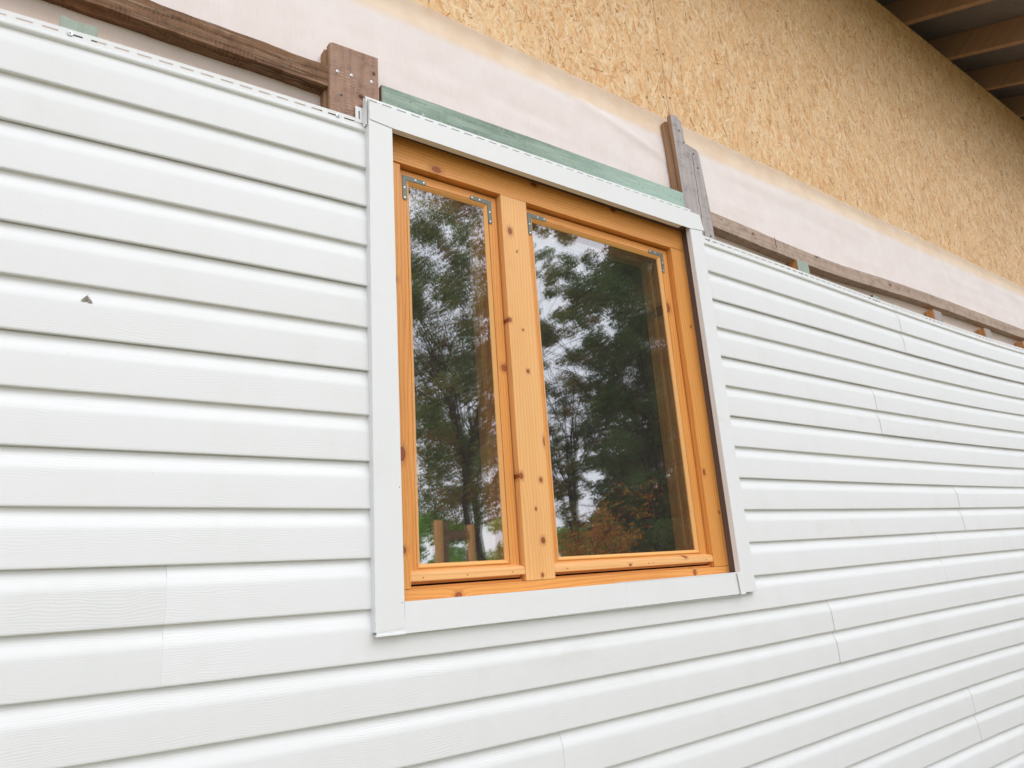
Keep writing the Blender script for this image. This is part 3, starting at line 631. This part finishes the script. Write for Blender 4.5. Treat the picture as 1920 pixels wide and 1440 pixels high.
# ------------------------------------------------------------------ the window
FY, FB = .030, .150
win = empty('window', (1.42, .03, -1.275), 'orange pine window with one narrow and one wide sash', 'window')
box('jamb', (.7735, FY, -1.2235), (.838, FB, -.0325), M['pine_z'], win, .0012)
box('jamb', (1.996, FY, -1.2235), (2.0735, FB, -.0225), M['pine_z'], win, .0012)
box('head_rail', (.7735, FY, -.0275), (2.0735, FB, .0605), M['pine_x'], win, .0012)
box('bottom_rail', (.7735, FY, -1.2755), (2.0735, FB, -1.2245), M['pine_x'], win, .0012)
box('mullion', (1.193, FY - .0004, -1.2238), (1.296, FB, -.0282), M['mull'], win, .0010)
bm = bmesh.new()
for x, z in ((1.2, -.457), (1.248, -.482)): bm_disc(bm, x, z, FY - .0004, .002, .0003)
def sash(x0, x1, gx0, gx1, label, nb):
    s = empty('sash', (0, 0, 0)); s.parent = win; s.location = (0, 0, 0); s['label'] = label
    z1, z0 = -.0345, -1.2135; gz1, gz0 = -.0755, -1.1640; ys, yb = .052, .112; bw = .013
    # stiles and rails, butted
    def ring(a0, a1, c0, c1, b0, b1, d0, d1, y0, y1, mz, mxm, nz, nx, bev):
        # a: outer x, c: inner x, b: outer z, d: inner z
        box(nz, (a0, y0, b0), (c0, y1, b1), mz, s, bev); box(nz, (c1, y0, b0), (a1, y1, b1), mz, s, bev)
        box(nx, (c0 + .0002, y0, d1), (c1 - .0002, y1, b1), mxm, s, bev); box(nx, (c0 + .0002, y0, b0), (c1 - .0002, y1, d0), mxm, s, bev)
    ring(x0, x1, gx0 - bw, gx1 + bw, z0, z1, gz0 - bw, gz1 + bw, ys, yb, M['pine_z'], M['pine_x'], 'stile', 'rail', .0010)
    # mitred glazing bead with a sloped face
    bm = bmesh.new(); O = [(gx0 - bw + .0012, gz0 - bw + .0012), (gx1 + bw - .0012, gz0 - bw + .0012), (gx1 + bw - .0012, gz1 + bw - .0012), (gx0 - bw + .0012, gz1 + bw - .0012)]; I = [(gx0, gz0), (gx1, gz0), (gx1, gz1), (gx0, gz1)]
    lv = [(O, 0, .0535), (O, .18, .0515), (O, .30, .0510), (O, .85, .0580), (O, 1.0, .0600), (O, 1.0, .0640)]
    rg = []
    for _, f, y in lv: rg.append([bm.verts.new((o_[0] + (i_[0] - o_[0]) * f, y, o_[1] + (i_[1] - o_[1]) * f)) for o_, i_ in zip(O, I)])
    for a, b in zip(rg, rg[1:]):
        for i in range(4):
            f = bm.faces.new((a[i], a[(i + 1) % 4], b[(i + 1) % 4], b[i])); f.material_index = 0 if i % 2 == 0 else 1
    fin(bm, 'glazing_bead', [M['bead_x'], M['bead_z']], s)
    bm = bmesh.new(); bm_box(bm, (gx0 + .0003, .0615, gz0 + .0003), (gx1 - .0003, .0655, gz1 - .0003)); fin(bm, 'pane', M['glass'], s)
    bm = bmesh.new(); gm = (gx0 + gx1) / 2; bm_box(bm, (gx0 + .0003, .0795, gz0 + .0003), (gx1 - .0003, .0835, gz1 - .0003), 0, 0, lambda q: Vector((q.x, q.y + (q.x - gm) * .0012 + (q.z + .6) * .0007, q.z))); fin(bm, 'pane', M['glass2'], s)
    # inner rebate behind the glass (visible through it)
    bm = bmesh.new()
    for a, b in (((gx0 - .010, .0665, gz0 - .01), (gx0 - .0006, .110, gz1 + .01)), ((gx1 + .0006, .0665, gz0 - .01), (gx1 + .010, .110, gz1 + .01))): bm_box(bm, a, b)
    bm.free()
    # corner brackets
    def bracket(cx, sx, lh, lv_):
        cz = gz1 + bw + .0125; wd = .0145; y = ys
        p = []
        def arc(ox, oz, r, a0, a1):
            return [(ox + r * math.cos(R_(a0 + (a1 - a0) * i / 6)), oz + r * math.sin(R_(a0 + (a1 - a0) * i / 6))) for i in range(7)]
        pts = [(0, 0), (lh - wd / 2, 0)] + [(lh - wd / 2 + wd / 2 * math.sin(R_(180 * i / 8)), -wd / 2 + wd / 2 * math.cos(R_(180 * i / 8))) for i in range(1, 8)] + [(lh - wd / 2, -wd), (wd, -wd), (wd, -lv_ + wd / 2)] + [(wd / 2 + wd / 2 * math.cos(R_(180 * i / 8)), -lv_ + wd / 2 - wd / 2 * math.sin(R_(180 * i / 8))) for i in range(1, 8)] + [(0, -lv_ + wd / 2)]
        bm = bmesh.new(); bm_prism(bm, [(cx + sx * a, cz + b) for a, b in pts], y - .0022, y + .0002, 0, .0004)
        for a, b in ((lh - .008, -wd / 2), (lh * .55, -wd / 2), (wd / 2, -lv_ * .5), (wd / 2, -lv_ + .008)):
            bm_disc(bm, cx + sx * a, cz + b, y - .0022, .0034, .0012, 1, 10); bm_disc(bm, cx + sx * a, cz + b, y - .0034, .0011, .0003, 2, 6)
        fin(bm, 'corner_bracket', [M['steel'], M['screw'], M['hole']], s)
    bracket(gx0 - bw - .0125 if x0 < 1 else gx0 - bw - .0115, 1, .080, .082); bracket(gx1 + bw + .0125, -1, .080, .082)
    # drip moulding under the sash
    dx0, dx1 = (.8385, 1.1925) if x0 < 1 else (1.2965, 1.9955)
    bm = bmesh.new(); sec = [(.052, -1.180), (.0375, -1.1845), (.0335, -1.1875), (.0325, -1.192), (.0325, -1.2055), (.036, -1.2075), (.052, -1.2075)]
    a = [bm.verts.new((dx0, y, z)) for y, z in sec]; b = [bm.verts.new((dx1, y, z)) for y, z in sec]
    bm.faces.new(a); bm.faces.new(b[::-1])
    for i in range(len(sec)): bm.faces.new((a[i], b[i], b[(i + 1) % len(sec)], a[(i + 1) % len(sec)]))
    for f in nb:
        bm_disc(bm, dx0 + (dx1 - dx0) * f, -1.1985, .0324, .0017, .0003, 1, 8)
    fin(bm, 'drip_moulding', [M['drip'], M['hole']], s)
    return s
sash(.8415, 1.1895, .880, 1.1445, 'narrow left sash', (.1, .47, .88))
sash(1.2995, 1.9925, 1.339, 1.943, 'wide right sash', (.07, .55, .58, .95))
# second, inner sash frames seen edge-on through the glass, and dark bars standing in for shade in the slot under each drip
for x0, x1 in ((.838, 1.193), (1.296, 1.996)):
    bm = bmesh.new()
    for a, b in (((x0 + .002, .114, -1.215), (x0 + .040, .150, -.035)), ((x1 - .050, .114, -1.215), (x1 - .002, .150, -.035)), ((x0 + .040, .114, -.075), (x1 - .050, .150, -.035)), ((x0 + .040, .114, -1.215), (x1 - .050, .150, -1.170))): bm_box(bm, a, b, .001)
    fin(bm, 'inner_casement', M['pine_z'], win)
bm = bmesh.new(); bm_box(bm, (.8382, .060, -1.2180), (1.1928, .100, -1.2137)); fin(bm, 'gap_shade', M['hole'], win)
bm = bmesh.new(); bm_box(bm, (1.2962, .060, -1.2180), (1.9958, .100, -1.2137)); fin(bm, 'gap_shade', M['hole'], win)
for xa, xb in ((.8383, 1.1927), (1.2963, 1.9957)): box('sill_rebate', (xa, .047, -1.2243), (xb, .100, -1.2183), M['pine_x'], win, .0006)

# ------------------------------------------------------------------ inside the house: seen dimly through the panes
bm = bmesh.new(); X0, X1, Y1, Z0, Z1 = -2.3, 9.5, 5.0, -2.5, .6
bm_box(bm, (X0, Y1, Z0), (X1, Y1 + .15, Z1))
bm_box(bm, (X0 - .1, .2, Z0), (X0, Y1 + .15, Z1)); bm_box(bm, (X1, .2, Z0), (X1 + .1, Y1 + .15, Z1))
tag(fin(bm, 'house_wall', M['interior']), 'dim inner wall of the house seen through the window glass', 'wall')
o = box('interior_floor', (X0, .17, -2.6), (X1, Y1, -2.5), M['floor'], bev=0); o['kind'] = 'structure'
o = box('interior_ceiling', (X0, .17, .6), (X1, Y1 + .2, .7), M['interior'], bev=0); o['kind'] = 'structure'
# ------------------------------------------------------------------ roof overhang
SL = .40; RZ = OSBTOP
def rafter(x):
    bm = bmesh.new(); y0, y1 = -.80, 1.2
    bm_box(bm, (x, y0, 0), (x + .05, y1, .20), .002, 0, lambda q: Vector((q.x, q.y, q.z + RZ + .002 + SL * (q.y - .07))))
    return fin(bm, 'rafter', M['rafter'])
RN = ['rafter far left above the wall'] * 0
rx = [5.035 + .705 * i for i in range(-10, 7)]
vis = {10: 'first visible roof rafter at the top right, nearest the camera', 11: 'second rafter from the top right corner inward', 12: 'third rafter down the right edge', 13: 'fourth and farthest rafter visible at the right edge'}
for i, x in enumerate(rx):
    o = rafter(x); tag(o, vis.get(i, 'brown roof rafter under the eave, %s' % ('left of the visible ones' if i < 10 else 'beyond the right edge')), 'rafter', 'roof rafters')
def deck():
    bm = bmesh.new(); bm_box(bm, (XL - .3, -.84, .203), (XR + .3, 1.3, .235), 0, 0, lambda q: Vector((q.x, q.y, q.z + RZ + SL * (q.y - .07))))
    t = T('roof_underlay'); P = t.pos(0); n = t.noise(P, 3, 4, .6)
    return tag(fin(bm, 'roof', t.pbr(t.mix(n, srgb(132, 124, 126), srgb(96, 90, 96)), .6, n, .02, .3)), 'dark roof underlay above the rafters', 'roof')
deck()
o = box('shade_sheet', (XL, .40, RZ - .3), (XR, .42, RZ + .5), plain('dark_cavity', srgb(40, 38, 42), .8), bev=0); tag(o, 'dark sheet standing in for the unlit attic behind the rafters', 'board')  # dark sheet coloured in for the attic's unlit gap

# ------------------------------------------------------------------ moth and gnat
moth = empty('moth', (.096, -.001, -.609), 'small grey patterned moth resting on the white siding at left', 'moth')
def wing(s):
    bm = bmesh.new(); y = .0044
    o3 = (.0962, -.594); pts = [(.0, 0), (-.0042, -.0046), (-.0098, -.0128), (-.0088, -.0146), (-.0040, -.0150), (-.0004, -.0136)]
    def sh(p, up): return Vector((.0962 + s * -p[0] + (.001 if s > 0 else 0), 0, -.5945 + p[1] + (-.0018 if s > 0 else .0) * abs(p[0]) / .0098))
    vs = []
    for u, th in ((0, 0), (1, 0)):
        row = []
        for p in pts:
            q = sh(p, u); fy = mothY(q.z); q.y = fy - .0006 - (.0016 * (1 - abs(p[0]) / .0105) + .0004 if u else 0); row.append(bm.verts.new(q))
        vs.append(row)
    bm.faces.new(vs[1]); bm.faces.new(vs[0][::-1])
    for i in range(len(pts)): bm.faces.new((vs[0][i], vs[0][(i + 1) % 6], vs[1][(i + 1) % 6], vs[1][i]))
    return fin(bm, 'wing', M['moth'], moth)
def mothY(z):
    zz = z - dz(.096, z); k = int(math.floor(-zz / c)) + 1; p = prof_course(k); y = .0
    for (ya, za), (yb, zb) in zip(p, p[1:]):
        if za >= zz >= zb and za > zb: y = ya + (yb - ya) * (za - zz) / (za - zb); break
    return y - .001
def mothmat():
    t = T('moth_wing'); P = t.pos(0); x, y, z = t.xyz(P)
    n = t.noise(P, 420, 4, .7); b = t.math('SINE', t.math('ADD', t.math('MULTIPLY', z, 1500.), t.math('MULTIPLY', n, 7.)))
    return t.pbr(t.mix(t.g(b, -.3, .5), srgb(60, 56, 50), srgb(176, 168, 152)), .8)
M['moth'] = mothmat()
wing(-1); wing(1)
bm = bmesh.new(); prev = None
for f, r in ((0, .0003), (.12, .0011), (.3, .0015), (.6, .0013), (.9, .0008), (1, .0003)):
    z = -.5935 - .0135 * f; y = mothY(z) - .0022
    cur = [bm.verts.new((.0965 + r * math.cos(a), y + r * math.sin(a), z)) for a in [2 * math.pi * i / 8 for i in range(8)]]
    if prev:
        for i in range(8): bm.faces.new((prev[i], prev[(i + 1) % 8], cur[(i + 1) % 8], cur[i]))
    else: bm.faces.new(cur)
    prev = cur
bm.faces.new(prev[::-1]); fin(bm, 'body', M['moth'], moth, True)
bm = bmesh.new()
for s_ in (-1, 1): bm_box(bm, (.0965, mothY(-.592) - .002, -.5935), (.0967, mothY(-.592) - .0018, -.589), 0, 0, lambda q: Vector((q.x + s_ * (q.z + .5935) * .8, q.y, q.z)))
fin(bm, 'antennae', M['hole'], moth)
# gnat
gx, gz = .8205, -1.487
bm = bmesh.new()
bmesh.ops.create_icosphere(bm, subdivisions=2, radius=.0016, matrix=Matrix.Translation((gx, .006, gz)) @ Matrix.Diagonal((.8, .6, 1.2, 1)))
for a in (20, 160, 215, 325, 50): bm_box(bm, (gx, .0052, gz - .0001), (gx + .0036, .0054, gz + .0001), 0, 0, lambda q, a=a: Vector((gx + (q.x - gx) * math.cos(R_(a)) - (q.z - gz) * math.sin(R_(a)), q.y, gz + (q.x - gx) * math.sin(R_(a)) + (q.z - gz) * math.cos(R_(a)))))
gn = fin(bm, 'gnat', M['hole']); tag(gn, 'tiny dark gnat on the siding below the window\'s left corner', 'gnat')

# ------------------------------------------------------------------ trees in front of the house: they show in the window's reflection
def leafmat(name, cols, tr=.5):
    t = T(name); a = N(t.t, 'ShaderNodeAttribute', attribute_name='tint')
    d = N(t.t, 'ShaderNodeBsdfDiffuse'); tl_ = N(t.t, 'ShaderNodeBsdfTranslucent'); ms = N(t.t, 'ShaderNodeMixShader'); ms.inputs[0].default_value = tr
    t.l(a.outputs['Color'], d.inputs[0]); t.l(a.outputs['Color'], tl_.inputs[0]); t.l(d.outputs[0], ms.inputs[1]); t.l(tl_.outputs[0], ms.inputs[2]); t.l(ms.outputs[0], t.out.inputs[0])
    return t.m
LEAF = leafmat('leaf', None)
BARK = plain('bark', srgb(86, 76, 66), .9, 0, .1, .5, 14, True, .01)
def foliage(name, clumps, n, size, pal, seed, parent):
    rs = np.random.RandomState(seed); K = len(clumps); cc = np.array([q[:3] for q in clumps]); rr = np.array([q[3] for q in clumps]); pr = rr ** 2; pr = pr / pr.sum()
    ci = rs.choice(K, n, p=pr); v = rs.normal(0, 1, (n, 3)); v /= np.linalg.norm(v, axis=1)[:, None]; rad = rs.rand(n) ** .45
    c0 = cc[ci] + v * (rad * rr[ci])[:, None] * np.array([1, 1, .75])
    a = rs.normal(0, 1, (n, 3)); a[:, 2] -= .5; a /= np.linalg.norm(a, axis=1)[:, None]; b = np.cross(a, rs.normal(0, 1, (n, 3))); b /= np.linalg.norm(b, axis=1)[:, None]
    sz = size * rs.uniform(.6, 1.3, n)[:, None]
    P = np.stack([c0 - a * sz, c0 - b * sz * .42 + a * sz * .0, c0 + a * sz, c0 + b * sz * .42 + a * sz * .0], 1).reshape(-1, 3)
    me = bpy.data.meshes.new(name); me.vertices.add(n * 4); me.vertices.foreach_set('co', P.ravel()); me.loops.add(n * 4); me.loops.foreach_set('vertex_index', np.arange(n * 4, dtype=np.int32))
    me.polygons.add(n); me.polygons.foreach_set('loop_start', (np.arange(n) * 4).astype(np.int32)); me.update(calc_edges=True)
    at = me.color_attributes.new('tint', 'FLOAT_COLOR', 'POINT'); pal = np.array([srgb(*k)[:3] for k in pal])
    cl_ = rs.choice(len(pal), K); own = rs.choice(len(pal), n); ch = np.where(rs.rand(n) < .6, cl_[ci], own); col = pal[ch] * rs.uniform(.75, 1.2, (n, 1))
    C4 = np.ones((n * 4, 4)); C4[:, :3] = np.repeat(col, 4, 0); at.data.foreach_set('color', C4.ravel())
    return link(name, me, LEAF, parent)
def tube(bm, pts, rad, n=7):
    prev = None
    for i, (p, r) in enumerate(zip(pts, rad)):
        d = (pts[min(i + 1, len(pts) - 1)] - pts[max(i - 1, 0)]).normalized(); u = d.cross(Vector((.3, .2, 1) if abs(d.z) < .9 else (1, 0, 0))).normalized(); v = d.cross(u)
        cur = [bm.verts.new(p + (u * math.cos(2 * math.pi * k / n) + v * math.sin(2 * math.pi * k / n)) * r) for k in range(n)]
        if prev:
            for k in range(n): bm.faces.new((prev[k], prev[(k + 1) % n], cur[(k + 1) % n], cur[k]))
        prev = cur
def tree(x, y, h, fork, spread, r0, pal, n, size, seed, label, cat='tree', dens=1., cr_=.55, lean=(0, 0), nb=7, low=0., crown=None):
    rs = random.Random(seed); root = empty('tree', (x, y, -2.85), label, cat); bm = bmesh.new(); tips = []
    def grow(p, d, L, r, lev):
        k = 5; pts = [p.copy()]; rad = [r]
        for i in range(k):
            d = (d + Vector((rs.gauss(0, .13), rs.gauss(0, .13), rs.gauss(0, .06) + .03))).normalized(); p = p + d * L / k; pts.append(p.copy()); rad.append(r * (1 - .55 * (i + 1) / k))
            if lev >= 1 and i >= 1: tips.append((p.x, p.y, p.z, lev))
        tube(bm, pts, rad, 8 if lev == 0 else 5)
        if lev < 3:
            for q in range(rs.choice((3, 4)) if lev < 2 else 3):
                t_ = rs.uniform(.35, 1); i = min(k, int(t_ * k)); b = pts[i]; ax = Vector((rs.gauss(0, 1), rs.gauss(0, 1), rs.gauss(.15, .4))).normalized()
                grow(b, (d * .75 + ax * .8).normalized(), L * rs.uniform(.5, .72), rad[i] * .6, lev + 1)
    base = Vector((x, y, -2.85)); f = Vector((x + lean[0], y + lean[1], fork))
    tp = [base.lerp(f, i / 5) + Vector((rs.gauss(0, .04), rs.gauss(0, .04), 0)) for i in range(6)]; tube(bm, tp, [r0 * (1.15 - .35 * i / 5) for i in range(6)], 12)
    top = -2.85 + h
    for i in range(nb):
        a = 2 * math.pi * i / nb + rs.uniform(-.4, .4); s = spread * rs.uniform(.5, 1); up = rs.uniform(.5, 1.)
        d = Vector((math.cos(a) * s, math.sin(a) * s, (top - fork) * up)); grow(tp[-1].copy() if i < nb - 2 else tp[4].copy(), d.normalized(), d.length * .62, r0 * .42, 0)
    fin(bm, 'trunk', BARK, root)
    if crown:                                 # leaf clumps spread through a tall uneven crown
        ccx, z0, z1, rad, k = crown; cl = []
        while len(cl) < k:
            u, v, q = rs.uniform(-1, 1), rs.uniform(-1, 1), rs.random()
            lim = min(1, .8 + 2.2 * q, 2.6 * (1 - q) + .25)
            if u * u + v * v < lim * lim: cl.append((ccx + u * rad, y + v * rad * .8, z0 + (z1 - z0) * q, rs.uniform(.5, 1.15) * cr_))
    else: cl = [(t_[0], t_[1], t_[2], rs.uniform(.5, 1.1) * cr_) for t_ in tips if t_[2] > low and rs.random() < dens]
    foliage('crown', cl, n, size, pal, seed, root)
G1 = [(104, 126, 76), (120, 142, 86), (136, 156, 94), (92, 112, 70), (148, 144, 86), (164, 130, 84)]
G2 = [(88, 114, 72), (104, 132, 80), (80, 104, 66), (116, 138, 84), (128, 114, 76)]
OR = [(224, 142, 58), (206, 118, 52), (232, 170, 74), (140, 150, 72), (170, 160, 72), (186, 94, 56)]
LG = [(140, 196, 92), (160, 208, 104), (126, 176, 82), (176, 208, 120)]
tree(8.62, -11.9, 12.5, 1.2, 2.2, .105, G1, 40000, .048, 11, 'slender leafy tree with a thin forked trunk, reflected in the narrow pane', cr_=.42, nb=9, crown=(8.4, .15, 10.8, 2.1, 200))
tree(12.3, -16.5, 13.5, .4, 2.2, .15, G1, 24000, .058, 41, 'tall green tree standing behind the slender one, reflected in the narrow pane', cr_=.5, crown=(11.5, .9, 12.9, 2.3, 120), lean=(-.5, 0))
tree(14.4, -11.5, 12.5, -.4, 2.4, .18, G2, 82000, .056, 5, 'dense dark green tree reflected in the wide pane', cr_=.5, nb=8, crown=(14.7, -1.6, 10.2, 2.2, 290))
tree(14.9, -15.5, 12.5, 0, 2.0, .13, G1, 32000, .058, 23, 'airy green tree standing behind the others, reflected at the left of the wide pane', cr_=.36, crown=(15.1, -.2, 12.3, 1.8, 190))
tree(18.6, -14.5, 12.5, -1.2, 3.0, .2, G2, 60000, .066, 31, 'broad dark tree at the back, reflected at the right of the wide pane', cr_=.62, nb=8, crown=(18.4, -2.2, 12.0, 2.4, 240))
tree(9.35, -8.6, 3.5, -1.5, 1.0, .05, OR, 2300, .042, 7, 'low rowan with orange autumn leaves reflected at the bottom of the wide pane', cr_=.28, low=-1.2)
# rough timber frame standing in the garden, reflected low in the narrow pane
tf = empty('timber_frame', (5.8, -7.9, -2.85), 'rough timber post frame in the garden, reflected low in the narrow pane', 'timber frame')
for a, b in (((5.46, -7.95, -2.85), (5.57, -7.87, -.30)), ((5.58, -7.98, -2.85), (5.70, -7.90, -.34)), ((6.06, -7.95, -2.85), (6.15, -7.87, -.38))): box('post', a, b, M['bead_z'] if a[0] != 5.58 else M['beam_brown'], tf, .003)
box('crossbar', (5.702, -7.96, -.60), (6.20, -7.965 + .06, -.46), M['beam_brown'], tf, .003)
def hedge(name, x0, x1, y, h, pal, seed, label, n=26000):
    rs = random.Random(seed); root = empty(name, ((x0 + x1) / 2, y, -2.85), label, 'shrub'); cl = []
    for i in range(60):
        cl.append((rs.uniform(x0, x1), y + rs.uniform(-.8, .8), -2.85 + rs.uniform(.2, 1) * h, rs.uniform(.4, .8)))
    for i in range(8):
        bm = bmesh.new(); b = Vector((rs.uniform(x0, x1), y, -2.85)); tube(bm, [b, b + Vector((.1, 0, h * .4)), b + Vector((.2, .1, h * .8))], [.05, .035, .015], 6)
        fin(bm, 'stem', BARK, root)
    foliage('foliage', cl, n, .09, pal, seed, root)
hedge('bushes', 9.5, 26, -22, 3.9, LG, 3, 'light green bushes far across the garden, reflected low in the panes')
hedge('bushes', 14.2, 20.5, -13.2, 3.6, G2, 14, 'dark green undergrowth between the trees, reflected at the bottom right of the wide pane', 30000)
